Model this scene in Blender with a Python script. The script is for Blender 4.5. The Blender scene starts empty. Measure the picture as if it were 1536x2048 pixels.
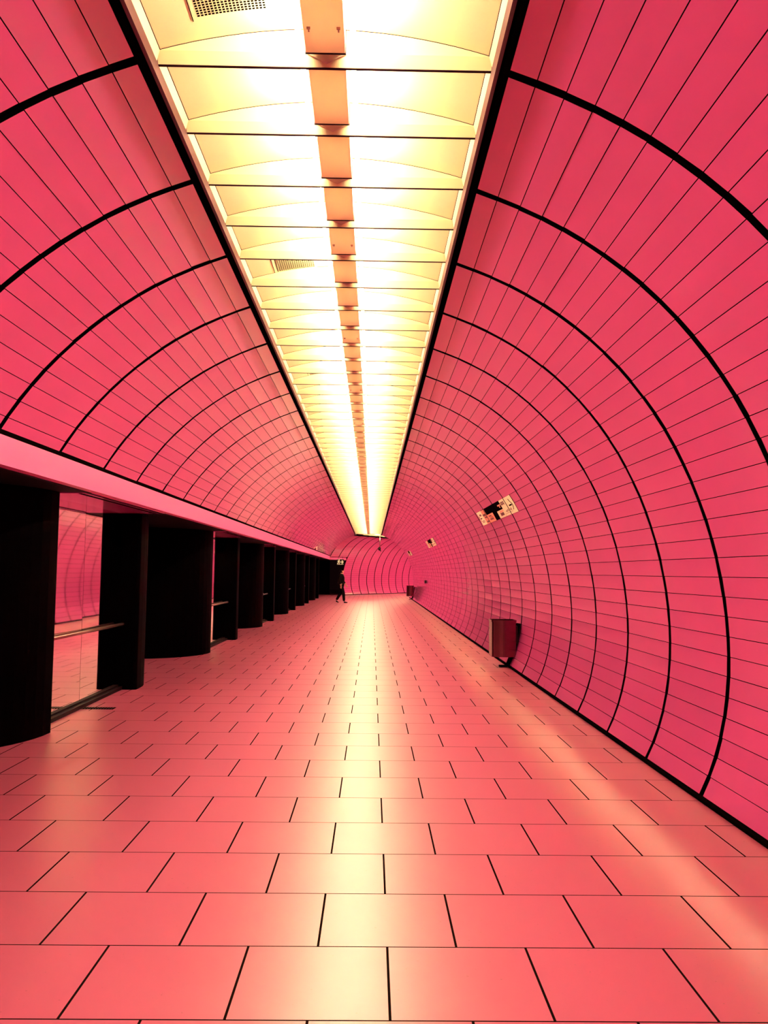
import bpy, bmesh, math, random
from mathutils import Vector, Matrix
random.seed(7)
SC = bpy.context.scene
COL = SC.collection
H = 1.6                                   # camera height above the floor
def V(X, Y, Z):                           # right / up from the eye / forward -> Blender
    return Vector((X, Z, Y + H))

# ------------------------------------------------------------------ materials
def mat(name, color, rough=0.5, metal=0.0, spec=0.5, emit=None, strength=0.0, coat=0.0, coat_rough=0.1):
    m = bpy.data.materials.new(name); m.use_nodes = True
    b = m.node_tree.nodes['Principled BSDF']
    b.inputs['Base Color'].default_value = (*color, 1)
    b.inputs['Roughness'].default_value = rough
    b.inputs['Metallic'].default_value = metal
    b.inputs['Specular IOR Level'].default_value = spec
    b.inputs['Coat Weight'].default_value = coat
    b.inputs['Coat Roughness'].default_value = coat_rough
    if emit:
        b.inputs['Emission Color'].default_value = (*emit, 1)
        b.inputs['Emission Strength'].default_value = strength
    return m
def speckle(m, amount=0.06, scale=6.0):
    """slight procedural mottling of the base colour and roughness"""
    nt = m.node_tree; b = nt.nodes['Principled BSDF']; c = list(b.inputs['Base Color'].default_value)
    tc = nt.nodes.new('ShaderNodeTexCoord'); nz = nt.nodes.new('ShaderNodeTexNoise')
    nz.inputs['Scale'].default_value = scale; nz.inputs['Detail'].default_value = 4
    nt.links.new(tc.outputs['Object'], nz.inputs['Vector'])
    mx = nt.nodes.new('ShaderNodeMix'); mx.data_type = 'RGBA'
    mx.inputs[6].default_value = (*[v*(1-amount) for v in c[:3]], 1)
    mx.inputs[7].default_value = (*[min(1, v*(1+amount)) for v in c[:3]], 1)
    nt.links.new(nz.outputs['Fac'], mx.inputs[0]); nt.links.new(mx.outputs[2], b.inputs['Base Color'])
    return m

LIGHT = (1.0, 0.83, 0.50)
M = {}
M['red'] = speckle(mat('crimson_enamel', (0.57, 0.050, 0.265), 0.5, 0, 0.3, coat=1.0, coat_rough=0.10), 0.05, 2.5)
M['red'].node_tree.nodes['Principled BSDF'].inputs['Coat IOR'].default_value = 1.75
M['red_trim'] = speckle(mat('crimson_trim', (0.055, 0.004, 0.017), 0.5), 0.04, 3)
M['fascia'] = speckle(mat('pink_fascia', (0.76, 0.115, 0.38), 0.4), 0.04, 1.5)
M['gap'] = mat('black_joint', (0.002, 0.001, 0.001), 0.9, 0, 0.0)
M['black'] = speckle(mat('black_cladding', (0.0005, 0.0001, 0.0003), 0.5, 0, 0.004), 0.2, 3)
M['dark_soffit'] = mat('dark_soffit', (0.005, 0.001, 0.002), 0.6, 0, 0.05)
M['cream'] = speckle(mat('pale_yellow_enamel', (0.90, 0.80, 0.48), 0.4), 0.02, 4)
M['cover'] = speckle(mat('lamp_cover', (0.80, 0.66, 0.52), 0.5), 0.04, 5)
def translucent(m, fac):
    nt = m.node_tree; b = nt.nodes['Principled BSDF']; out = nt.nodes['Material Output']
    tr = nt.nodes.new('ShaderNodeBsdfTranslucent'); tr.inputs['Color'].default_value = b.inputs['Base Color'].default_value
    mx = nt.nodes.new('ShaderNodeMixShader'); mx.inputs[0].default_value = fac
    nt.links.new(b.outputs[0], mx.inputs[1]); nt.links.new(tr.outputs[0], mx.inputs[2]); nt.links.new(mx.outputs[0], out.inputs['Surface'])
translucent(M['cover'], 0.24)
M['tube'] = mat('lamp_tube', (0.9, 0.9, 0.9), 0.3, emit=LIGHT, strength=365.0)
M['gasket'] = mat('dark_gasket', (0.02, 0.003, 0.008), 0.8, 0, 0.1)
M['mirror'] = mat('mirror_glass', (0.88, 0.80, 0.80), 0.03, 1.0)
M['steel'] = speckle(mat('brushed_steel', (0.15, 0.04, 0.06), 0.26, 1.0), 0.1, 12)
M['sill'] = mat('sill_metal', (0.006, 0.001, 0.003), 0.6, 0.0, 0.06)
M['dark_steel'] = mat('dark_steel', (0.02, 0.008, 0.01), 0.4, 0.6)
M['rail'] = mat('rail_metal', (0.30, 0.16, 0.16), 0.3, 1.0)
M['sign_cream'] = mat('sign_cream', (0.92, 0.82, 0.58), 0.5)
M['sign_black'] = mat('sign_black', (0.003, 0.001, 0.002), 0.6, 0, 0.0)
M['sign_salmon'] = mat('sign_salmon', (0.85, 0.30, 0.22), 0.5)
M['sign_maroon'] = mat('sign_maroon', (0.12, 0.012, 0.03), 0.5)
M['exit_lit'] = mat('exit_sign_lit', (0.9, 0.8, 0.5), 0.5, emit=(1.0, 0.8, 0.45), strength=0.7)
M['exit_dark'] = mat('exit_sign_field', (0.01, 0.008, 0.004), 0.5)
M['cloth'] = speckle(mat('black_cloth', (0.004, 0.002, 0.003), 0.85, 0, 0.05), 0.3, 20)
M['skin'] = mat('skin', (0.45, 0.20, 0.14), 0.55)

def floor_material():
    m = mat('glazed_floor_tile', (0.62, 0.21, 0.22), 0.30, 0, 0.5)
    nt = m.node_tree; N = nt.nodes; L = nt.links; b = N['Principled BSDF']
    tc = N.new('ShaderNodeTexCoord'); sx = N.new('ShaderNodeSeparateXYZ'); L.new(tc.outputs['Object'], sx.inputs[0])
    def math_(op, a, bb=None, c=None):
        n = N.new('ShaderNodeMath'); n.operation = op
        for i, v in enumerate((a, bb, c)):
            if v is None: continue
            if isinstance(v, (int, float)): n.inputs[i].default_value = v
            else: L.new(v, n.inputs[i])
        return n.outputs[0]
    tw, td, x0, y0 = 0.5918, 0.5910, 0.0859, 3.1165
    v = math_('DIVIDE', math_('SUBTRACT', sx.outputs['Y'], y0), td)
    row = math_('FLOOR', v)
    par = math_('MULTIPLY', math_('FLOORED_MODULO', row, 2.0), 0.5)      # rows shift by half a tile
    u = math_('ADD', math_('DIVIDE', math_('SUBTRACT', sx.outputs['X'], x0), tw), par)
    fu = math_('FRACT', u); fv = math_('FRACT', v)
    du = math_('MULTIPLY', math_('MINIMUM', fu, math_('SUBTRACT', 1.0, fu)), tw)
    dv = math_('MULTIPLY', math_('MINIMUM', fv, math_('SUBTRACT', 1.0, fv)), td)
    grout = math_('MAXIMUM', math_('LESS_THAN', du, 0.0052), math_('LESS_THAN', dv, 0.0040))
    # per-tile tone and fine speckle
    cmb = N.new('ShaderNodeCombineXYZ'); L.new(math_('FLOOR', u), cmb.inputs[0]); L.new(row, cmb.inputs[1])
    wn = N.new('ShaderNodeTexWhiteNoise'); wn.noise_dimensions = '2D'; L.new(cmb.outputs[0], wn.inputs['Vector'])
    nz = N.new('ShaderNodeTexNoise'); nz.inputs['Scale'].default_value = 3.0; nz.inputs['Detail'].default_value = 6
    L.new(tc.outputs['Object'], nz.inputs['Vector'])
    nf = N.new('ShaderNodeTexNoise'); nf.inputs['Scale'].default_value = 46.0; nf.inputs['Detail'].default_value = 2
    L.new(tc.outputs['Object'], nf.inputs['Vector'])
    speck = math_('LESS_THAN', nf.outputs['Fac'], 0.265)
    tone = math_('ADD', 0.94, math_('ADD', math_('MULTIPLY', wn.outputs['Value'], 0.05), math_('MULTIPLY', nz.outputs['Fac'], 0.10)))
    tone = math_('MULTIPLY', tone, math_('SUBTRACT', 1.0, math_('MULTIPLY', speck, 0.35)))
    base = N.new('ShaderNodeMix'); base.data_type = 'RGBA'; base.blend_type = 'MULTIPLY'; base.inputs[0].default_value = 1
    base.inputs[6].default_value = (*FLOOR_C, 1); L.new(tone, base.inputs[7])
    fin = N.new('ShaderNodeMix'); fin.data_type = 'RGBA'; L.new(grout, fin.inputs[0])
    L.new(base.outputs[2], fin.inputs[6]); fin.inputs[7].default_value = (0.006, 0.003, 0.003, 1)
    L.new(fin.outputs[2], b.inputs['Base Color'])
    r = math_('ADD', FLOOR_R, math_('ADD', math_('MULTIPLY', nz.outputs['Fac'], 0.05), math_('MULTIPLY', grout, 0.5)))
    L.new(r, b.inputs['Roughness'])
    L.new(math_('SUBTRACT', 1.0, grout), b.inputs['Specular IOR Level'])
    return m
FLOOR_C = (0.35, 0.056, 0.125); FLOOR_R = 0.315
M['floor'] = floor_material()

# ------------------------------------------------------------------ mesh building
class MB:
    def __init__(s): s.v = []; s.f = []; s.mi = []
    def face(s, pts, mi=0):
        i = len(s.v); s.v += [Vector(p) for p in pts]; s.f.append(tuple(range(i, i+len(pts)))); s.mi.append(mi)
    def box(s, x0, x1, y0, y1, z0, z1, mi=0):          # in X, Y, Z (right, up, forward)
        x0, x1 = sorted((x0, x1)); y0, y1 = sorted((y0, y1)); z0, z1 = sorted((z0, z1))
        c = [V(x, y, z) for z in (z0, z1) for y in (y0, y1) for x in (x0, x1)]
        for q in ((0, 1, 3, 2), (4, 6, 7, 5), (0, 4, 5, 1), (2, 3, 7, 6), (0, 2, 6, 4), (1, 5, 7, 3)):
            s.face([c[k] for k in q], mi)
    def prism(s, plan, y0, y1, mi=0):                  # plan: list of (X, Z)
        n = len(plan)
        s.face([V(x, y0, z) for x, z in plan], mi); s.face([V(x, y1, z) for x, z in reversed(plan)], mi)
        for i in range(n):
            a, b = plan[i], plan[(i+1) % n]
            s.face([V(a[0], y0, a[1]), V(a[0], y1, a[1]), V(b[0], y1, b[1]), V(b[0], y0, b[1])], mi)
    def tube(s, p0, p1, r, n=12, mi=0, caps=True):
        p0, p1 = Vector(p0), Vector(p1); d = (p1-p0).normalized()
        a = d.orthogonal().normalized(); b = d.cross(a)
        ring = lambda p: [p + a*r*math.cos(2*math.pi*k/n) + b*r*math.sin(2*math.pi*k/n) for k in range(n)]
        A, B = ring(p0), ring(p1)
        for k in range(n): s.face([A[k], A[(k+1) % n], B[(k+1) % n], B[k]], mi)
        if caps: s.face(list(reversed(A)), mi); s.face(B, mi)
    def build(s, name, mats, parent=None, weld=True, smooth=False, bevel=0, clip=None, loc=None, inv=False):
        me = bpy.data.meshes.new(name)
        off = Vector(loc) if loc is not None else Vector((0, 0, 0))
        me.from_pydata([p-off for p in s.v], [], s.f)
        for p, k in zip(me.polygons, s.mi): p.material_index = k; p.use_smooth = smooth
        bm = bmesh.new(); bm.from_mesh(me)
        if weld: bmesh.ops.remove_doubles(bm, verts=bm.verts, dist=1e-5); bmesh.ops.recalc_face_normals(bm, faces=bm.faces)
        for co, no in (clip or ()):
            bmesh.ops.bisect_plane(bm, geom=bm.verts[:]+bm.edges[:]+bm.faces[:], plane_co=co-off, plane_no=no, clear_outer=True)
        bm.to_mesh(me); bm.free()
        for m in (mats if isinstance(mats, (list, tuple)) else [mats]): me.materials.append(m)
        o = bpy.data.objects.new(name, me); COL.objects.link(o)
        o.location = off
        if parent: o.parent = parent; o.matrix_parent_inverse = Matrix.Identity(4); o.location = off - parent.location
        if bevel:
            b = o.modifiers.new('bevel', 'BEVEL'); b.width = bevel; b.segments = 3; b.limit_method = 'ANGLE'
        return o
def empty(name, loc, label, cat, group=None, kind=None):
    o = bpy.data.objects.new(name, None); o.empty_display_size = 0.1; COL.objects.link(o); o.location = loc
    return tag(o, label, cat, group, kind)
def tag(o, label, cat, group=None, kind=None):
    o['label'] = label; o['category'] = cat
    if group: o['group'] = group
    if kind: o['kind'] = kind
    return o
def struct(o, label, cat):
    return tag(o, label, cat, kind='structure')

# ------------------------------------------------------------------ tunnel profile
PR = [(0.601, 2.2952), (0.7272, 2.25), (0.861, 2.196), (0.9924, 2.1359), (1.1208, 2.0694), (1.2458, 1.9963), (1.3669, 1.9165), (1.4835, 1.8303), (1.5952, 1.7377), (1.7017, 1.639), (1.8026, 1.5347), (1.8977, 1.4251), (1.9867, 1.3106), (2.0695, 1.1918), (2.1462, 1.069), (2.2166, 0.9426), (2.2809, 0.8132), (2.339, 0.6811), (2.391, 0.5466), (2.437, 0.4101), (2.4772, 0.2717), (2.5114, 0.1317), (2.5396, -0.0096), (2.5619, -0.1521), (2.5779, -0.2956), (2.5875, -0.4398), (2.5903, -0.5845), (2.5859, -0.7293), (2.5737, -0.8739), (2.5532, -1.0176), (2.5236, -1.1597), (2.4842, -1.2994), (2.4341, -1.4355), (2.3725, -1.5666)]
CXL, CYL, RL = -0.153, -0.5125, 2.992
PL = [(CXL + RL*math.cos(math.radians(a)), CYL + RL*math.sin(math.radians(a))) for a in [108.65]+[108.2+2.81*k for k in range(1, 15)] + [149.7]]
RIB0, RIBS = 3.70, 1.196
MIT_CO = V(-0.3, -H, 53.5)
TH = math.radians(29.2)
MIT_NO = Vector((math.sin(TH/2), math.cos(TH/2), 0))
BO = V(0.61, -H, 55.15)                                # axis of the bent stretch
def BV(x, y, t):                                       # bent stretch: local right, up, along
    return BO + Vector((math.cos(TH), -math.sin(TH), 0))*x + Vector((math.sin(TH), math.cos(TH), 0))*t + Vector((0, 0, y+H))

def vault(name, prof, zs, xf, cen, rowsel=None, clip=None, gap=0.030, seam=0.0026, thick=0.022):
    """profile of flat enamel panels between black joints; xf maps (x, y, along) to the world"""
    mb = MB()
    n = len(prof)-1
    def outw(p, d):
        v = Vector((p[0]-cen[0], p[1]-cen[1])).normalized(); return (p[0]+v.x*d, p[1]+v.y*d)
    for k in range(len(zs)-1):
        z0, z1 = zs[k]+gap, zs[k+1]-gap
        for i in range(n):
            if rowsel and not rowsel(i, zs[k]): continue
            a, b = Vector(prof[i]), Vector(prof[i+1]); d = (b-a).normalized()
            a2, b2 = a+d*seam, b-d*seam
            j = [random.uniform(-0.0016, 0.0016) for _ in range(3)]
            q = []
            for (p, z, jj) in ((a2, z0, j[0]), (b2, z0, j[1]), (b2, z1, j[1]+j[2]), (a2, z1, j[0]+j[2])):
                w = outw(p, jj); q.append((w, z))
            fr = [xf(w[0], w[1], z) for w, z in q]
            bk = [xf(*outw(w, thick), z) for w, z in q]
            mb.face(fr, 0)
            for s in range(4): mb.face([fr[s], bk[s], bk[(s+1) % 4], fr[(s+1) % 4]], 1)
    bp = [outw(p, thick+0.004) for p in prof]
    ba = Vector(bp[0])-Vector(bp[1]); bp = [tuple(Vector(bp[0])+ba*0.25)] + bp[1:]
    if not rowsel:
        for i in range(n):
            mb.face([xf(*bp[i], zs[0]), xf(*bp[i+1], zs[0]), xf(*bp[i+1], zs[-1]), xf(*bp[i], zs[-1])], 1)
    else:
        for k in range(len(zs)-1):
            for i in range(n):
                if rowsel(i, zs[k]): mb.face([xf(*bp[i], zs[k]), xf(*bp[i+1], zs[k]), xf(*bp[i+1], zs[k+1]), xf(*bp[i], zs[k+1])], 1)
    return mb.build(name, [M['red'], M['gap']], weld=False, clip=clip)

zs = [RIB0+RIBS*k for k in range(-6, 44)]
Z_START = zs[0]
straight = lambda x, y, z: V(x, y, z)
o = vault('wall_right', PR, zs, straight, (-0.374, -0.49), clip=[(MIT_CO, MIT_NO)])
struct(o, 'curved right tunnel wall of crimson enamel panels between black ribs', 'wall')
o = vault('wall_left', PL, zs, straight, (CXL, CYL), clip=[(MIT_CO, MIT_NO)])
struct(o, 'curved left upper tunnel vault of crimson panels above the pink fascia', 'wall')

# bent stretch beyond the corner
CB = -0.374
PBL = [(-(x-CB), y) for x, y in PR]
PBR = [(x-CB, y) for x, y in PR]
tb = [1.10*k for k in range(-3, 14)]
sel = lambda i, t: t >= -0.01 or PBL[i+1][1] > 0.93
o = vault('wall_far', PBL, tb, BV, (0, -0.49), rowsel=sel, clip=[(MIT_CO, -MIT_NO)], gap=0.042)
struct(o, 'far curved crimson wall closing the view where the tunnel bends right', 'wall')
o = vault('wall_far_right', PBR, tb, BV, (0, -0.49), clip=[(MIT_CO, -MIT_NO)])
struct(o, 'right wall of the tunnel after the bend', 'wall')
mb = MB(); pts = [BV(x, y, tb[-1]) for x, y in PBR] + [BV(x, y, tb[-1]) for x, y in reversed(PBL)]
mb.face(pts); struct(mb.build('wall_added_end', M['red']), 'unseen red end cap added past the bend', 'wall')  # added end cap, keeps reflections from turning black past the bend
pts = [V(x, y, Z_START) for x, y in PR] + [V(2.37, -H, Z_START), V(-6.0, -H, Z_START), V(-6.0, 0.75, Z_START), V(-2.72, 0.75, Z_START)] + [V(x, y, Z_START) for x, y in reversed(PL)]
mb = MB(); mb.face(pts); struct(mb.build('wall_added_back', M['red']), 'unseen red closing wall added behind the viewpoint', 'wall')  # added closing wall, an open end here would reflect black

# floor: a slab under the straight and the bent stretch
mb = MB(); mb.box(-6.2, 12.0, -H-0.12, -H, Z_START-0.2, 74)
fl = mb.build('floor', M['floor'])
struct(fl, 'glossy salmon tiled floor laid in running bond', 'floor')

# baseboards
mb = MB(); mb.box(2.345, 2.43, -H, -1.572, Z_START, 52.85)
struct(mb.build('baseboard_right', M['gap'], bevel=0.004), 'black baseboard strip along the right wall', 'baseboard')
mb = MB()
for x0, x1, t0 in ((-2.80, -2.73, 0.0),):
    c = [BV(x, y, t) for t in (t0, 14.2) for y in (-H, -1.56) for x in (x0, x1)]
    for q in ((0, 1, 3, 2), (4, 6, 7, 5), (0, 4, 5, 1), (2, 3, 7, 6), (0, 2, 6, 4), (1, 5, 7, 3)): mb.face([c[k] for k in q])
struct(mb.build('baseboard_far', M['gap']), 'black baseboard strip along the far wall', 'baseboard')

# fascia along the left side, above the dark pillars
FX = -2.715; ZL = 54.0
mb = MB(); mb.box(FX-0.09, FX, 0.750, 0.968, Z_START, ZL)
o = mb.build('trim_1', M['fascia'], clip=[(MIT_CO, MIT_NO)]); struct(o, 'smooth pink fascia band below the left vault', 'trim')
mb = MB(); mb.box(FX-0.09, FX-0.012, 0.966, 1.02, Z_START, ZL)
o = mb.build('trim_2', M['gap'], clip=[(MIT_CO, MIT_NO)]); struct(o, 'black shadow gap above the pink fascia', 'trim')
mb = MB()
for (x0, x1, y0, y1, mi) in ((-2.765, -2.69, 0.75, 0.95, 0), (-2.79, -2.71, 0.945, 0.985, 1)):
    c = [BV(x, y, t) for t in (-3.0, 0.0) for y in (y0, y1) for x in (x0, x1)]
    for q in ((0, 1, 3, 2), (4, 6, 7, 5), (0, 4, 5, 1), (2, 3, 7, 6), (0, 2, 6, 4), (1, 5, 7, 3)): mb.face([c[k] for k in q], mi)
o = mb.build('trim_3', [M['fascia'], M['gap']], clip=[(MIT_CO, -MIT_NO)]); struct(o, 'pink fascia band turning the corner above the exit', 'trim')
# dark soffit and dark back wall behind the openings
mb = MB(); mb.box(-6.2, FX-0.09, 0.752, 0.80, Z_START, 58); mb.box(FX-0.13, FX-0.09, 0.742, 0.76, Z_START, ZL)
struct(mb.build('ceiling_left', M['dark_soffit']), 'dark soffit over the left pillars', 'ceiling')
mb = MB(); mb.box(-6.2, -6.0, -H, 0.80, Z_START, 58); mb.box(-6.2, -2.9, -H, 0.75, 57.8, 58.0)
struct(mb.build('wall_dark', M['black']), 'black wall deep behind the left pillars', 'wall')
# shell over the lights
mb = MB(); mb.box(-1.30, 0.80, 2.62, 2.66, Z_START, 54.5)
o = mb.build('ceiling', M['gap']); struct(o, 'dark void above the lit ceiling strip', 'ceiling')

# ------------------------------------------------------------------ lit ceiling strip
SX0, SX1 = -1.040, 0.535
SCX = (SX0+SX1)/2
MOD, MOD0 = 0.6145, 3.824
Z_END = MOD0 + MOD*80
def edge_trim(name, x0, x1, sgn, label):
    mb = MB()
    # flange: a slim angle whose lip hangs a little below the panels
    if sgn < 0: mb.box(x0-0.018, x0, 2.311, 2.42, Z_START, 53.6, 0); mb.box(x0-0.092, x0-0.018, 2.385, 2.42, Z_START, 53.6, 1)
    else: mb.box(x0, x0+0.018, 2.290, 2.42, Z_START, 53.2, 0); mb.box(x0+0.018, x0+0.085, 2.375, 2.42, Z_START, 53.2, 1)
    o = mb.build(name, [M['red_trim'], M['gap']]); struct(o, label, 'trim')
edge_trim('trim_4', SX0, None, -1, 'dark red angle and black gap along the left edge of the lit ceiling strip')
edge_trim('trim_5', SX1, None, 1, 'dark red angle and black gap along the right edge of the lit ceiling strip')

def ordinal(n):
    w = ['first', 'second', 'third', 'fourth', 'fifth', 'sixth', 'seventh', 'eighth', 'ninth', 'tenth', 'eleventh', 'twelfth', 'thirteenth', 'fourteenth', 'fifteenth', 'sixteenth', 'seventeenth', 'eighteenth', 'nineteenth', 'twentieth']
    return w[n-1]
LZ0 = MOD-0.038                                        # where the slanted end blade starts
RIM = 2.430
def make_light():
    root = empty('ceiling_light', V(SCX, 2.378, 0), '', 'ceiling light')
    hw = (SX1-SX0)/2
    P = lambda x, y, z: V(SCX+x, y, z)
    # reflector: arched roof, arched end faces, slanted side lips
    mb = MB(); N = 20; xin = hw-0.013
    arch = []
    for i in range(N+1):
        u = -1+2*i/N; arch.append((u*xin, RIM+0.004+0.115*(1-u*u)))
    g = 0.010
    for i in range(N):
        (xa, ya), (xb, yb) = arch[i], arch[i+1]
        mb.face([P(xa, ya, g), P(xb, yb, g), P(xb, yb, LZ0), P(xa, ya, LZ0)])
        mb.face([P(xa, ya, LZ0), P(xb, yb, LZ0), P(xb, RIM, LZ0), P(xa, RIM, LZ0)])
        mb.face([P(xa, ya, g), P(xa, RIM, g), P(xb, RIM, g), P(xb, yb, g)])
    for s in (-1, 1):
        mb.face([P(s*hw, 2.378, g), P(s*xin, RIM, g), P(s*xin, RIM, LZ0), P(s*hw, 2.378, LZ0)])
        mb.face([P(s*xin, RIM, g), P(s*xin, RIM+0.004, g), P(s*xin, RIM+0.004, LZ0), P(s*xin, RIM, LZ0)])
    seam = 0.0035
    for i in range(N):                                 # dark joint between roof and end plate, and along the lips
        (xa, ya), (xb, yb) = arch[i], arch[i+1]
        mb.face([P(xa, ya, LZ0-0.001), P(xb, yb, LZ0-0.001), P(xb, yb-seam, LZ0-0.001), P(xa, ya-seam, LZ0-0.001)], 1)
    for s in (-1, 1):
        mb.face([P(s*xin, RIM-0.001, g), P(s*(xin-0.003), RIM+0.003, g), P(s*(xin-0.003), RIM+0.003, LZ0), P(s*xin, RIM-0.001, LZ0)], 1)
    mb.build('reflector', [M['cream'], M['gasket']], root, weld=False)
    mb = MB(); YB = 2.378; zb = MOD-0.010              # slanted blade at the far end of each module
    mb.face([P(-hw, RIM, LZ0), P(hw, RIM, LZ0), P(hw, YB, zb), P(-hw, YB, zb)])
    mb.face([P(-hw, YB, zb), P(hw, YB, zb), P(hw, 2.47, MOD-0.004), P(-hw, 2.47, MOD-0.004)])
    mb.face([P(-hw, RIM, LZ0), P(-hw, YB, zb), P(-hw, 2.47, MOD-0.004)])
    mb.face([P(hw, RIM, LZ0), P(hw, 2.47, MOD-0.004), P(hw, YB, zb)])
    mb.build('end_blade', M['cream'], root)
    mb = MB(); mb.box(SCX-hw, SCX+hw, 2.374, 2.47, MOD-0.010, MOD+0.004)
    mb.build('gasket', M['gasket'], root)
    # central housing between the two tubes
    cx = 0.008; w = 0.091; ze = MOD-0.105
    mb = MB(); mb.box(SCX+cx-w, SCX+cx+w, 2.384, 2.50, g-0.004, ze-0.007)
    mb.build('lamp_cover', M['cover'], root, bevel=0.003)
    mb = MB(); mb.box(SCX+cx-w-0.003, SCX+cx+w+0.003, 2.381, 2.50, ze-0.007, ze)
    mb.build('cover_end', M['gasket'], root)
    # triangular plate modelling the shadow of the housing on the blade
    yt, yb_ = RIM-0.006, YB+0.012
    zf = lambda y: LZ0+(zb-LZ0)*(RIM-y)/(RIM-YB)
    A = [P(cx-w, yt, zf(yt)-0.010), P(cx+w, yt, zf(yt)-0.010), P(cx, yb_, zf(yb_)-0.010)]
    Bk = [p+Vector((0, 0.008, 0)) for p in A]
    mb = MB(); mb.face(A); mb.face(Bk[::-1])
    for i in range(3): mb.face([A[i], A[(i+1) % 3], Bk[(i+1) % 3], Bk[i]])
    mb.build('tip_shadow', M['cover'], root)
    for s in (-1, 1):
        mb = MB(); mb.tube(P(cx+s*0.125, 2.462, g+0.02), P(cx+s*0.125, 2.462, ze-0.05), 0.013, 12)
        mb.build('lamp_tube', M['tube'], root, smooth=True)
    return root
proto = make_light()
def copy_thing(root, loc, rot=0.0):
    r = root.copy(); COL.objects.link(r); r.location = loc; r.rotation_euler = (0, 0, rot)
    for ch in root.children:
        c = ch.copy(); COL.objects.link(c); c.parent = r
        for g2 in ch.children:
            d = g2.copy(); COL.objects.link(d); d.parent = c
    return r
def grille_part(root, z0):
    mb = MB(); x0, x1, z1 = -0.84, -0.49, z0+0.335
    def yv(x):
        u = (x-SCX)/((SX1-SX0)/2-0.013); return RIM+0.004+0.115*(1-u*u)
    n = 16
    for i in range(n):
        xa, xb = x0+(x1-x0)*i/n, x0+(x1-x0)*(i+1)/n
        mb.face([V(xa, yv(xa)-0.003, z0), V(xb, yv(xb)-0.003, z0), V(xb, yv(xb)-0.003, z1), V(xa, yv(xa)-0.003, z1)], 0)
    nx, nz = 19, 18
    for i in range(nx):
        for k in range(nz):
            xa = x0+0.022+i*0.0164; za = z0+0.022+k*0.0164
            mb.face([V(xa, yv(xa)-0.0045, za), V(xa+0.0115, yv(xa+0.0115)-0.0045, za), V(xa+0.0115, yv(xa+0.0115)-0.0045, za+0.0115), V(xa, yv(xa)-0.0045, za+0.0115)], 1)
    for (a, b, c, d) in ((x0-0.004, x0, z0-0.004, z1+0.004),):
        mb.face([V(a, yv(a)-0.003, c), V(b, yv(b)-0.003, c), V(b, yv(b)-0.003, d), V(a, yv(a)-0.003, d)], 1)
    return mb.build('air_grille', [M['cream'], M['gap']], root, weld=False)
def clip_parts(root):
    for s in (-1, 1):
        x = SCX+0.008+s*0.066
        mb = MB(); mb.box(x-0.008, x+0.008, 2.376, 2.385, 0.315, 0.324); mb.box(x-0.0035, x+0.0035, 2.378, 2.385, 0.324, 0.345)
        mb.build('clip', M['rail'], root)

KFIRST, KLAST = -8, 79
GR = {-1: 'nearest', 4: 'second', 10: 'third', 16: 'fourth'}
base_loc = proto.location.copy()
lights = []
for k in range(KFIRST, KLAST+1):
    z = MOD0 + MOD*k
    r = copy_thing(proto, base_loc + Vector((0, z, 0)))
    lights.append((k, r))
    r['group'] = 'ceiling lights along the tunnel'
    n = k+2
    if k < -1:
        lab = 'lit arched ceiling light overhead behind the top edge of the view'
    elif k in GR:
        lab = f'lit arched ceiling light carrying the {GR[k]} perforated air grille'
    elif n <= 20:
        lab = f'lit arched ceiling light, {ordinal(n)} of the row from the top of the photo'
    else:
        lab = 'one of the narrow lit ceiling lights in the distance beyond the twentieth of the row'
    r['label'] = lab
# the prototype itself becomes the next one of the row
for k, r in lights:
    if k in GR:
        tmp = grille_part(proto, 0.10 if k < 0 else 0.24); tmp.parent = r
    if k % 4 == 3 and k < 24:
        before = set(proto.children); clip_parts(proto)
        for c in set(proto.children)-before: c.parent = r
proto.location = BV(0, 2.378, -1.08); proto.rotation_euler = (0, 0, -TH)
proto['label'] = 'lit ceiling light just round the bend, nearest of the turned row'; proto['group'] = 'ceiling lights after the bend'
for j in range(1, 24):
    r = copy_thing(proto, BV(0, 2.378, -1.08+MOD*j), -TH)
    r['label'] = 'one of the lit ceiling lights beyond the bend, past the nearest of the turned row'
# white panel closing the mitre, and shell above the bent row
mb = MB(); a = [V(SX0, 2.40, Z_END), V(SX1, 2.40, Z_END), BV(0.85, 2.40, -1.08), BV(-0.85, 2.40, -1.08), V(SX0, 2.40, 53.75)]
mb.face(a); mb.face([p+Vector((0, 0, 0.02)) for p in reversed(a)])
struct(mb.build('ceiling_corner', M['cream'], weld=False), 'white ceiling panel filling the corner of the bend', 'ceiling')
mb = MB(); c = [BV(x, 2.62, t) for x, t in ((-1.1, -3), (1.1, -3), (1.1, 14.5), (-1.1, 14.5))]; mb.face(c)
struct(mb.build('ceiling_far', M['gap']), 'dark void above the lights after the bend', 'ceiling')
mb = MB()
for s in (-1, 1):
    c = [BV(x, y, t) for t in (-1.6, 14.2) for y in (2.30, 2.42) for x in sorted((s*0.79, s*0.97))]
    for q in ((0, 1, 3, 2), (4, 6, 7, 5), (0, 4, 5, 1), (2, 3, 7, 6), (0, 2, 6, 4), (1, 5, 7, 3)): mb.face([c[i] for i in q])
struct(mb.build('trim_6', M['gap']), 'black edge strips of the ceiling after the bend', 'trim')

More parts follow.
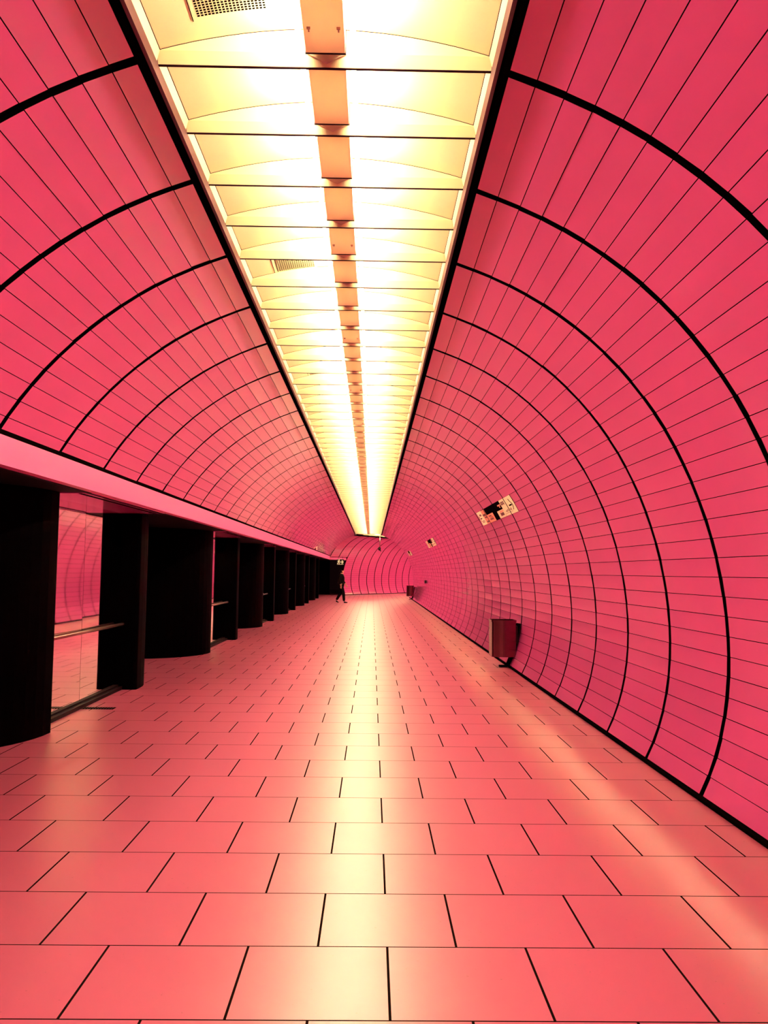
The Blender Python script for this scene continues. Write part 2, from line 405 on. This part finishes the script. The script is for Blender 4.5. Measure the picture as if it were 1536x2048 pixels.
# ------------------------------------------------------------------ black pillars with mirrored bays on the left
PXR, PCX, PRD = -3.11, -4.40, 1.29
def pillar(T, P, label):
    root = empty('pillar', V(PCX, -H, (T+P)/2), label, 'pillar', 'black pillars with mirrored bays', 'thing')
    arc = lambda a0, a1, cz, n=28: [(PCX+PRD*math.cos(a0+(a1-a0)*i/n), cz+PRD*math.sin(a0+(a1-a0)*i/n)) for i in range(n+1)]
    mb = MB(); plan = arc(-math.pi, 0, T-0.03) + [(PXR, T), (PCX-PRD, T)]
    mb.prism(plan, -H, 0.752); o = mb.build('rounded_end', M['black'], root)
    r = 0.05; cor = [(PXR-r+r*math.cos(a), P+r+r*math.sin(a)) for a in [math.radians(-90+15*i) for i in range(7)]]
    mb = MB(); mb.prism([(PCX-PRD, P)] + cor + arc(0, math.pi, P+0.22), -H, 0.752); mb.build('rounded_end', M['black'], root)
    mb = MB(); mb.box(PCX-PRD, -3.395, -H, 0.752, T, P); mb.build('core', M['black'], root)
    mid = T+(P-T)*0.52
    for i, (a, b) in enumerate(((T+0.02, mid-0.004), (mid+0.004, P-0.02))):
        mb = MB(); tilt = 0.004 if i == 0 else -0.004
        y0, y1 = -1.535, 0.742
        f0, f1 = -3.372-tilt, -3.372+tilt
        c = [V(f0, y0, a), V(f1, y0, b), V(f1, y1, b), V(f0, y1, a)]; bk = [V(-3.394, y0, a), V(-3.394, y0, b), V(-3.394, y1, b), V(-3.394, y1, a)]
        mb.face(c); mb.face(bk[::-1])
        for s in range(4): mb.face([c[s], bk[s], bk[(s+1) % 4], c[(s+1) % 4]])
        mb.build('mirror_panel', M['mirror'], root)
    mb = MB(); mb.box(-3.395, -3.29, -H, -1.555, T+0.02, P); mb.box(-3.395, -3.34, -1.555, -1.535, T+0.02, P)
    mb.build('sill', M['sill'], root, bevel=0.004)
    mb = MB(); mb.tube(V(-3.31, -0.735, T), V(-3.31, -0.735, P+0.03), 0.021, 14)
    hr = mb.build('handrail', M['rail'], root, smooth=True)
    for zz in (T+0.45, P-0.45):
        mb = MB(); mb.tube(V(-3.375, -0.77, zz), V(-3.315, -0.745, zz), 0.009, 8); b = mb.build('bracket', M['dark_steel'], hr)
        b.location = (0, 0, 0); b.parent = hr
        for v in b.data.vertices: v.co = v.co
    mb = MB(); mb.box(-3.395, -2.80, 0.742, 0.7515, T+0.02, P-0.02, 0); mb.box(-2.93, -2.90, 0.738, 0.743, T+0.02, P-0.02, 1)
    mb.build('bay_soffit', [M['red'], M['gap']], root)
    return root
TP = [(8.34, 11.30), (16.44, 19.42), (24.2, 26.75), (31.6, 34.3), (39.1, 41.5), (46.6, 49.2)]
names = ['nearest black rounded pillar at the left edge with a mirrored bay', 'second black rounded pillar from the front, narrow mirrored bay beside it',
         'third black rounded pillar from the front on the left', 'fourth black rounded pillar from the front on the left',
         'fifth black rounded pillar from the front, second before the far exit opening', 'farthest black rounded pillar, next to the exit opening']
for (T, P), n in zip(TP, names): pillar(T, P, n)
# floor drain slot beside the first mirrored bay
mb = MB(); mb.box(-3.295, -2.93, -H, -1.5975, 9.72, 9.86, 0)
for i in range(12): mb.box(-3.29+i*0.03, -3.283+i*0.03, -1.5975, -1.596, 9.73, 9.85, 1)
tag(mb.build('floor_drain', [M['gap'], M['dark_steel']]), 'black slotted floor drain beside the sill of the nearest mirrored bay', 'drain')

# ------------------------------------------------------------------ litter bins on the right wall
def wall_x(y):
    return -0.374 + math.sqrt(2.963**2-(y+0.49)**2)
def litter_bin(z, label, wall_label=None):
    root = empty('litter_bin', V(2.27, -H, z), label, 'litter bin', 'litter bins on the right wall')
    x0, x1, y0, y1 = 2.05, 2.465, -1.415, -0.80
    dz = 0.20
    # D-shaped shell with thickness: rounded towards the room
    def plan(g):
        pts = []
        r = 0.035
        for (cx, cz, a0) in ((x1-r, z+dz-r, 0), (x0+r, z+dz-r, 90), (x0+r, z-dz+r, 180), (x1-r, z-dz+r, 270)):
            for i in range(7):
                a = math.radians(a0+15*i); pts.append((cx+(r-g)*math.cos(a), cz+(r-g)*math.sin(a)))
            if a0 == 180:                              # bulged front
                for i in range(1, 12):
                    u = i/12; pts.append((x0+r+(x1-x0-2*r)*u, z-dz+g-0.05*math.sin(math.pi*u)))
        return pts
    mb = MB(); A, B = plan(0), plan(0.012); n = len(A)
    for i in range(n):
        j = (i+1) % n
        mb.face([V(A[i][0], y0, A[i][1]), V(A[j][0], y0, A[j][1]), V(A[j][0], y1, A[j][1]), V(A[i][0], y1, A[i][1])])
        mb.face([V(B[j][0], y0+0.01, B[j][1]), V(B[i][0], y0+0.01, B[i][1]), V(B[i][0], y1, B[i][1]), V(B[j][0], y1, B[j][1])])
        mb.face([V(A[i][0], y1, A[i][1]), V(A[j][0], y1, A[j][1]), V(B[j][0], y1, B[j][1]), V(B[i][0], y1, B[i][1])])
    mb.face([V(x, y0, zz) for x, zz in reversed(A)]); mb.face([V(x, y0+0.01, zz) for x, zz in B])
    mb.build('bin_body', M['steel'], root)
    mb = MB()
    for i in range(n):                                 # folded rim
        j = (i+1) % n; C = plan(-0.008)
        mb.face([V(C[i][0], y1-0.025, C[i][1]), V(C[j][0], y1-0.025, C[j][1]), V(C[j][0], y1+0.004, C[j][1]), V(C[i][0], y1+0.004, C[i][1])])
        mb.face([V(C[i][0], y1+0.004, C[i][1]), V(C[j][0], y1+0.004, C[j][1]), V(A[j][0], y1+0.004, A[j][1]), V(A[i][0], y1+0.004, A[i][1])])
    mb.build('bin_rim', M['steel'], root)
    mb = MB(); mb.prism(plan(0.02), y1-0.10, y1-0.09); mb.build('bin_liner', M['gap'], root)
    # black strip painting in the shadow along the room-side corner
    mb = MB(); mb.box(x0+0.012, x0+0.020, y0+0.01, y1-0.03, z-dz+0.002, z-dz+0.02); mb.build('corner_shadow', M['gap'], root)
    mb = MB(); mb.box(x1-0.005, wall_x(-1.05)-0.03, -1.20, -0.90, z-0.09, z+0.09); mb.build('wall_bracket', M['dark_steel'], root, bevel=0.005)
    mb = MB(); ys = [-0.86-0.72*i/12 for i in range(13)]                                  # rail following the wall curve to a foot on the floor
    for i in range(12):
        a, b = ys[i], ys[i+1]
        for (u, v) in (((wall_x(a)-0.060, a), (wall_x(b)-0.060, b)),):
            q0 = [V(u[0], u[1], z-0.075), V(v[0], v[1], z-0.075), V(v[0], v[1], z+0.075), V(u[0], u[1], z+0.075)]
            q1 = [p+Vector((0.053, 0, 0)) for p in q0]
            mb.face(q0); mb.face(q1[::-1]); mb.face([q0[0], q1[0], q1[1], q0[1]]); mb.face([q0[3], q0[2], q1[2], q1[3]])
    rail = mb.build('mounting_rail', M['gap'], root)
    mb = MB(); mb.box(2.20, 2.34, -H, -1.57, z-0.05, z+0.05); mb.build('foot_plate', M['gap'], root, bevel=0.01)
    return root
litter_bin(14.5, 'nearer brushed steel litter bin fixed low on the right red wall')
litter_bin(49.5, 'small distant dark litter bin at the far end of the right wall')

# ------------------------------------------------------------------ notice strips on the right wall (two panel courses high)
PA, PB_, PC = PR[13], PR[14], PR[15]
def sign_strip(z0, z1, label, detail=True):
    root = empty('notice_strip', V(2.15, 1.07, (z0+z1)/2), label, 'sign', 'printed notice strips on the right wall')
    cen = Vector((-0.374, -0.49))
    def pt(s, a, lift):                                # s: 0 near end .. 1 far end; a: 0 top .. 1 bottom
        p = Vector(PA)*(1-2*a)+Vector(PB_)*(2*a) if a < 0.5 else Vector(PB_)*(2-2*a)+Vector(PC)*(2*a-1)
        d = (cen-p).normalized(); p = p+d*lift
        return V(p.x, p.y, z0+(z1-z0)*s)
    bays = []
    for k in range(60):
        a, b = RIB0+RIBS*k+0.031, RIB0+RIBS*(k+1)-0.031
        a, b = max(a, z0), min(b, z1)
        if b > a: bays.append(((a-z0)/(z1-z0), (b-z0)/(z1-z0)))
    def patch(mb, s0, s1, a0, a1, lift, mi=0, split=True, back=0.0):
        for (b0, b1) in (bays if split else [(0, 1)]):
            u0, u1 = max(s0, b0), min(s1, b1)
            if u1 <= u0: continue
            cuts = [a0] + ([0.5] if a0 < 0.5 < a1 else []) + [a1]
            for c0, c1 in zip(cuts, cuts[1:]):
                mb.face([pt(u0, c0, lift), pt(u1, c0, lift), pt(u1, c1, lift), pt(u0, c1, lift)], mi)
                for (p, q) in ((( u0, c0), (u1, c0)), ((u1, c1), (u0, c1)), ((u0, c1), (u0, c0)), ((u1, c0), (u1, c1))):
                    mb.face([pt(*p, back), pt(*q, back), pt(*q, lift), pt(*p, lift)], mi)
    def part(name, m, rects, lift):
        mb = MB()
        for r in rects: patch(mb, *r, lift, back=lift-0.002)
        return mb.build(name, m, root, weld=False)
    mb = MB(); patch(mb, 0, 1, 0, 1, 0.006); mb.build('back_panel', M['sign_black'], root, weld=False)
    part('end_panel', M['sign_cream'], [(0.0, 0.275, 0.0, 1.0)], 0.008)
    part('end_panel', M['sign_cream'], [(0.85, 1.0, 0.0, 1.0)], 0.008)
    part('info_panel', M['sign_cream'], [(0.28, 0.44, 0.53, 1.0)], 0.008)
    part('info_panel', M['sign_salmon'], [(0.56, 0.85, 0.45, 1.0), (0.74, 0.85, 0.02, 0.48)], 0.008)
    # print: heading bar, pictogram blocks, direction mark with a thin curve, rows of lettering
    rows = [(0.185, 0.26, 0.14, 0.20), (0.185, 0.26, 0.235, 0.30), (0.185, 0.20, 0.12, 0.34), (0.225, 0.235, 0.12, 0.34), (0.25, 0.262, 0.12, 0.34)]
    part('printed_mark', M['sign_maroon'], rows, 0.0095)
    rows = []
    for i in range(6): rows.append((0.10+0.025*i, 0.113+0.025*i, 0.64+0.03*(i % 3), 0.80-0.02*(i % 2)))
    rows += [(0.09, 0.26, 0.845, 0.865)]
    part('printed_mark', M['sign_maroon'], rows, 0.0095)
    rows = [(0.055, 0.115, 0.47, 0.555)] + [(0.035+0.045*abs(math.cos(math.pi*i/14))**2*0.6, 0.047+0.045*abs(math.cos(math.pi*i/14))**2*0.6, 0.16+0.05*i, 0.205+0.05*i) for i in range(13)]
    part('direction_mark', M['gap'], rows, 0.0095)
    part('printed_mark', M['sign_salmon'], [(0.29, 0.38, 0.56, 0.68)], 0.0095)
    part('printed_mark', M['sign_maroon'], [(0.30, 0.37, 0.70, 0.88), (0.375, 0.385, 0.66, 0.90)], 0.010)
    part('printed_mark', M['sign_maroon'], [(0.62, 0.70, 0.54, 0.62), (0.60, 0.68, 0.66, 0.70), (0.60, 0.70, 0.74, 0.86), (0.75, 0.82, 0.50, 0.60), (0.74, 0.82, 0.80, 0.92), (0.75, 0.85, 0.30, 0.44)], 0.0095)
    part('printed_mark', M['sign_maroon'], [(0.89, 0.95, 0.20, 0.34), (0.88, 0.96, 0.68, 0.73), (0.88, 0.96, 0.77, 0.82)], 0.0095)
    part('direction_mark', M['gap'], [(0.92, 0.98, 0.47, 0.54), (0.975, 0.985, 0.30, 0.45), (0.975, 0.985, 0.57, 0.70)], 0.0095)
    part('printed_mark', M['sign_salmon'], [(0.29, 0.36, 0.20, 0.28), (0.31, 0.33, 0.30, 0.40)], 0.008)
    return root
sign_strip(12.64, 16.65, 'nearest cream and black printed notice strip on the right wall')
sign_strip(28.75, 32.6, 'middle small cream and black notice strip further along the right wall')
sign_strip(46.1, 49.75, 'farthest tiny notice strip on the right wall, close to the bend')

# small fittings
mb = MB(); x = wall_x(-0.44); mb.box(x-0.07, x-0.002, -0.53, -0.38, 40.1, 40.3); 
tag(mb.build('wall_box', M['dark_steel'], bevel=0.01), 'small dark box fixed at waist height on the far right wall', 'box')
root = empty('projecting_sign', V(-2.76, 0.985, 40.0), 'small upright sign plate projecting from the left vault just above the fascia', 'sign')
mb = MB(); mb.box(-2.79, -2.62, 1.00, 1.30, 39.97, 40.03); mb.build('plate', M['sign_maroon'], root, bevel=0.008)
mb = MB(); mb.box(-2.665, -2.618, 1.00, 1.302, 39.96, 39.975); mb.build('edge_strip', M['sign_cream'], root)
mb = MB(); mb.tube(V(-2.86, 1.10, 40.0), V(-2.78, 1.10, 40.0), 0.012); mb.build('bracket', M['dark_steel'], root)

# hanging camera near the bend
cx, cz = 0.50, 55.9
root = empty('ceiling_camera', V(cx, 2.36, cz), 'dark surveillance camera hanging on a thin pole below the ceiling at the bend', 'camera')
mb = MB(); mb.tube(V(cx, 1.62, cz), V(cx, 2.40, cz), 0.03, 12); mb.build('pole', M['rail'], root, smooth=True)
mb = MB(); mb.tube(V(cx-0.02, 1.55, cz-0.16), V(cx-0.02, 1.50, cz+0.16), 0.09, 16); hs = mb.build('housing', M['black'], root)
mb = MB(); mb.tube(V(cx-0.02, 1.552, cz-0.175), V(cx-0.02, 1.551, cz-0.16), 0.06, 16); mb.build('lens', M['dark_steel'], root)
mb = MB(); mb.tube(V(cx+0.05, 1.36, cz+0.02), V(cx, 1.62, cz), 0.035, 12); mb.build('joint_arm', M['dark_steel'], root)

# exit sign hanging in the dark opening at the corner
ex = lambda x, y, d=0.0: V(-2.06+x, 0.60+y, 54.6-d)
root = empty('exit_sign', V(-2.06, 0.76, 54.6), 'small lit exit sign with running figure and arrow hanging in the dark opening', 'sign')
mb = MB(); mb.box(-2.29, -1.83, 0.42, 0.78, 54.605, 54.66); mb.build('sign_case', M['exit_dark'], root)
def flat(name, polys, m):
    mb = MB()
    for p in polys:
        a = [ex(x, y, 0.0) for x, y in p]; b = [ex(x, y, 0.008) for x, y in p]
        mb.face(b); mb.face(a[::-1])
        for i in range(len(p)): mb.face([a[i], a[(i+1) % len(p)], b[(i+1) % len(p)], b[i]])
    return mb.build(name, m, root)
circ = [(-0.085+0.028*math.cos(i*math.pi/6), 0.115+0.028*math.sin(i*math.pi/6)) for i in range(12)]
flat('running_figure', [circ, [(-0.13, 0.08), (-0.085, 0.085), (-0.075, -0.01), (-0.125, -0.01)], [(-0.13, 0.08), (-0.19, 0.04), (-0.185, 0.02), (-0.125, 0.055)],
     [(-0.085, 0.08), (-0.04, 0.03), (-0.055, 0.015), (-0.09, 0.045)], [(-0.125, -0.01), (-0.10, -0.01), (-0.15, -0.08), (-0.20, -0.12), (-0.205, -0.09), (-0.165, -0.06)],
     [(-0.10, -0.01), (-0.075, -0.01), (-0.055, -0.07), (-0.075, -0.13), (-0.10, -0.13), (-0.08, -0.07)]], M['exit_lit'])
flat('arrow', [[(0.0, 0.02), (0.12, 0.02), (0.12, -0.02), (0.0, -0.02)], [(0.085, 0.11), (0.125, 0.11), (0.195, 0.0), (0.155, 0.0)], [(0.155, 0.0), (0.195, 0.0), (0.125, -0.11), (0.085, -0.11)]], M['exit_lit'])
flat('door_mark', [[(-0.21, 0.16), (-0.03, 0.16), (-0.03, 0.148), (-0.21, 0.148)], [(-0.21, -0.148), (0.19, -0.148), (0.19, -0.16), (-0.21, -0.16)]], M['exit_lit'])
mb = MB(); mb.tube(V(-2.2, 0.77, 54.63), V(-2.2, 0.96, 54.63), 0.008, 8); mb.tube(V(-1.92, 0.77, 54.63), V(-1.92, 0.96, 54.63), 0.008, 8)
mb.build('hanger', M['dark_steel'], root)

# ------------------------------------------------------------------ walking person by the farthest pillar
def skin_obj(name, verts, edges, m, parent, sub=2, root_i=0):
    me = bpy.data.meshes.new(name); me.from_pydata([Vector(v[0]) for v in verts], edges, [])
    o = bpy.data.objects.new(name, me); COL.objects.link(o)
    md = o.modifiers.new('skin', 'SKIN'); md.use_smooth_shade = True
    for i, v in enumerate(verts):
        sv = me.skin_vertices[0].data[i]; r = v[1]; sv.radius = r if isinstance(r, tuple) else (r, r); sv.use_root = (i == root_i)
    s = o.modifiers.new('sub', 'SUBSURF'); s.levels = s.render_levels = sub
    me.materials.append(m); o.parent = parent
    return o
PERS = V(-1.56, -H, 42.6)
person = empty('person', PERS, 'person in black clothes walking towards the right beside the dark pillars', 'person')
# local: x = walking direction (to the right), y = away, z = up
B = [((0.00, 0, 0.93), 0.09), ((0.01, 0, 1.10), (0.09, 0.10)), ((0.02, 0, 1.30), (0.09, 0.11)), ((0.03, 0, 1.42), (0.07, 0.09)), ((0.045, 0, 1.50), 0.055), ((0.06, 0, 1.58), 0.085), ((0.065, 0, 1.66), 0.085),
     ((0.02, -0.17, 1.39), 0.062), ((-0.07, -0.22, 1.14), 0.048), ((0.00, -0.23, 0.90), 0.038),
     ((0.02, 0.17, 1.39), 0.062), ((0.09, 0.22, 1.14), 0.048), ((0.22, 0.22, 0.93), 0.038),
     ((0.02, -0.09, 0.85), 0.095), ((0.14, -0.09, 0.50), 0.062), ((0.17, -0.09, 0.09), 0.045),
     ((-0.01, 0.09, 0.85), 0.095), ((-0.02, 0.09, 0.48), 0.062), ((-0.24, 0.09, 0.14), 0.045)]
E_ = [(0, 1), (1, 2), (2, 3), (3, 4), (4, 5), (5, 6), (3, 7), (7, 8), (8, 9), (3, 10), (10, 11), (11, 12), (0, 13), (13, 14), (14, 15), (0, 16), (16, 17), (17, 18)]
# five short fingers on each hand
for (w, base, d) in ((9, Vector((0.00, -0.23, 0.90)), Vector((0.10, 0.0, -0.99))), (12, Vector((0.22, 0.22, 0.93)), Vector((0.55, 0.0, -0.83)))):
    palm = base + d*0.07; B.append((tuple(palm), (0.030, 0.018))); pi_ = len(B)-1; E_.append((w, pi_))
    side = Vector((d.z, 0, -d.x))
    for j, (off, ln) in enumerate(((-0.027, 0.060), (-0.009, 0.075), (0.009, 0.070), (0.027, 0.055))):
        a = palm + d*0.03 + side*off; b = a + d*ln*0.55; c = b + d*ln*0.45 + Vector((0, 0.012 if base.y < 0 else -0.012, 0))
        k = len(B); B += [(tuple(a), 0.0095), (tuple(b), 0.009), (tuple(c), 0.008)]; E_ += [(pi_, k), (k, k+1), (k+1, k+2)]
    a = base + d*0.04 - side*0.035; b = a + d*0.035 - side*0.012; k = len(B); B += [(tuple(a), 0.011), (tuple(b), 0.0095)]; E_ += [(w, k), (k, k+1)]
skin_obj('body', B, E_, M['skin'], person, 1)
J = [((0.00, 0, 0.80), (0.17, 0.19)), ((0.01, 0, 1.10), (0.145, 0.175)), ((0.02, 0, 1.30), (0.15, 0.19)), ((0.03, 0, 1.43), (0.10, 0.14)), ((0.04, 0, 1.49), 0.075),
     ((0.02, -0.18, 1.39), 0.078), ((-0.07, -0.225, 1.14), 0.064), ((-0.01, -0.23, 0.93), 0.052), ((0.02, 0.18, 1.39), 0.078), ((0.09, 0.225, 1.14), 0.064), ((0.20, 0.22, 0.965), 0.052)]
skin_obj('jacket', J, [(0, 1), (1, 2), (2, 3), (3, 4), (3, 5), (5, 6), (6, 7), (3, 8), (8, 9), (9, 10)], M['cloth'], person)
T_ = [((0.00, 0, 0.96), 0.14), ((0.02, -0.09, 0.85), 0.115), ((0.14, -0.09, 0.50), 0.084), ((0.17, -0.09, 0.08), 0.066), ((-0.01, 0.09, 0.85), 0.115), ((-0.02, 0.09, 0.48), 0.084), ((-0.23, 0.09, 0.14), 0.066)]
skin_obj('trousers', T_, [(0, 1), (1, 2), (2, 3), (0, 4), (4, 5), (5, 6)], M['cloth'], person)
skin_obj('shoe', [((0.15, -0.09, 0.05), (0.05, 0.045)), ((0.28, -0.09, 0.035), (0.042, 0.03)), ((0.35, -0.09, 0.032), (0.035, 0.025))], [(0, 1), (1, 2)], M['cloth'], person)
skin_obj('shoe', [((-0.25, 0.09, 0.11), (0.05, 0.045)), ((-0.16, 0.09, 0.05), (0.042, 0.03)), ((-0.10, 0.09, 0.032), (0.035, 0.025))], [(0, 1), (1, 2)], M['cloth'], person)
skin_obj('hair', [((0.03, 0, 1.63), 0.090), ((0.045, 0, 1.70), 0.088), ((0.0, 0, 1.58), 0.06)], [(0, 1), (0, 2)], M['cloth'], person)
face = MB()
def ell(mb, c, rx, ry, rz, n=8):
    for i in range(n):
        for j in range(n):
            f = lambda a, b: Vector((c[0]+rx*math.sin(math.pi*a/n)*math.cos(2*math.pi*b/n), c[1]+ry*math.sin(math.pi*a/n)*math.sin(2*math.pi*b/n), c[2]+rz*math.cos(math.pi*a/n)))
            mb.face([f(i, j), f(i+1, j), f(i+1, j+1), f(i, j+1)])
ell(face, (0.150, 0, 1.60), 0.022, 0.014, 0.024)
for s in (-1, 1): ell(face, (0.05, s*0.088, 1.61), 0.018, 0.010, 0.030)
fo = face.build('nose_and_ears', M['skin']); fo.parent = person; fo.location = (0, 0, 0)
face = MB()
for s in (-1, 1): ell(face, (0.132, s*0.032, 1.635), 0.012, 0.014, 0.007)
ell(face, (0.135, 0, 1.55), 0.010, 0.026, 0.006)
fo = face.build('eyes_and_mouth', M['sign_maroon']); fo.parent = person; fo.location = (0, 0, 0)

# ------------------------------------------------------------------ world, camera, view
w = bpy.data.worlds.new('world'); SC.world = w; w.use_nodes = True
w.node_tree.nodes['Background'].inputs['Color'].default_value = (0.02, 0.005, 0.006, 1)
w.node_tree.nodes['Background'].inputs['Strength'].default_value = 0.2

cd = bpy.data.cameras.new('camera'); cam = bpy.data.objects.new('camera', cd); COL.objects.link(cam)
R = [[0.999825763946694, 0.01197799752048542, -0.014316749764143512], [-0.01296484799751491, 0.9973955425301826, -0.07095100039692145], [0.013429611491446497, 0.07112425265914475, 0.9973770531844348]]
sw = lambda r: Vector((r[0], r[2], r[1]))              # (X, Y, Z) -> Blender axes
rt, up, fw = sw(R[0]), sw(R[1]), sw(R[2])
m = Matrix.Identity(4)
for i in range(3): m[i][0] = rt[i]; m[i][1] = up[i]; m[i][2] = -fw[i]
m[2][3] = H
cam.matrix_world = m
cd.sensor_fit = 'HORIZONTAL'; cd.sensor_width = 36.0; cd.lens = 36.0*1676.77/1536.0
cd.clip_start = 0.05; cd.clip_end = 300
SC.camera = cam
SC.view_settings.view_transform = 'Standard'; SC.view_settings.look = 'None'
SC.view_settings.exposure = 0.0; SC.view_settings.gamma = 1.0
try: SC.view_settings.use_curve_mapping = False
except Exception: pass
cy = SC.cycles
cy.max_bounces = 10; cy.diffuse_bounces = 5; cy.glossy_bounces = 5; cy.sample_clamp_indirect = 25.0
cy.use_denoising = True
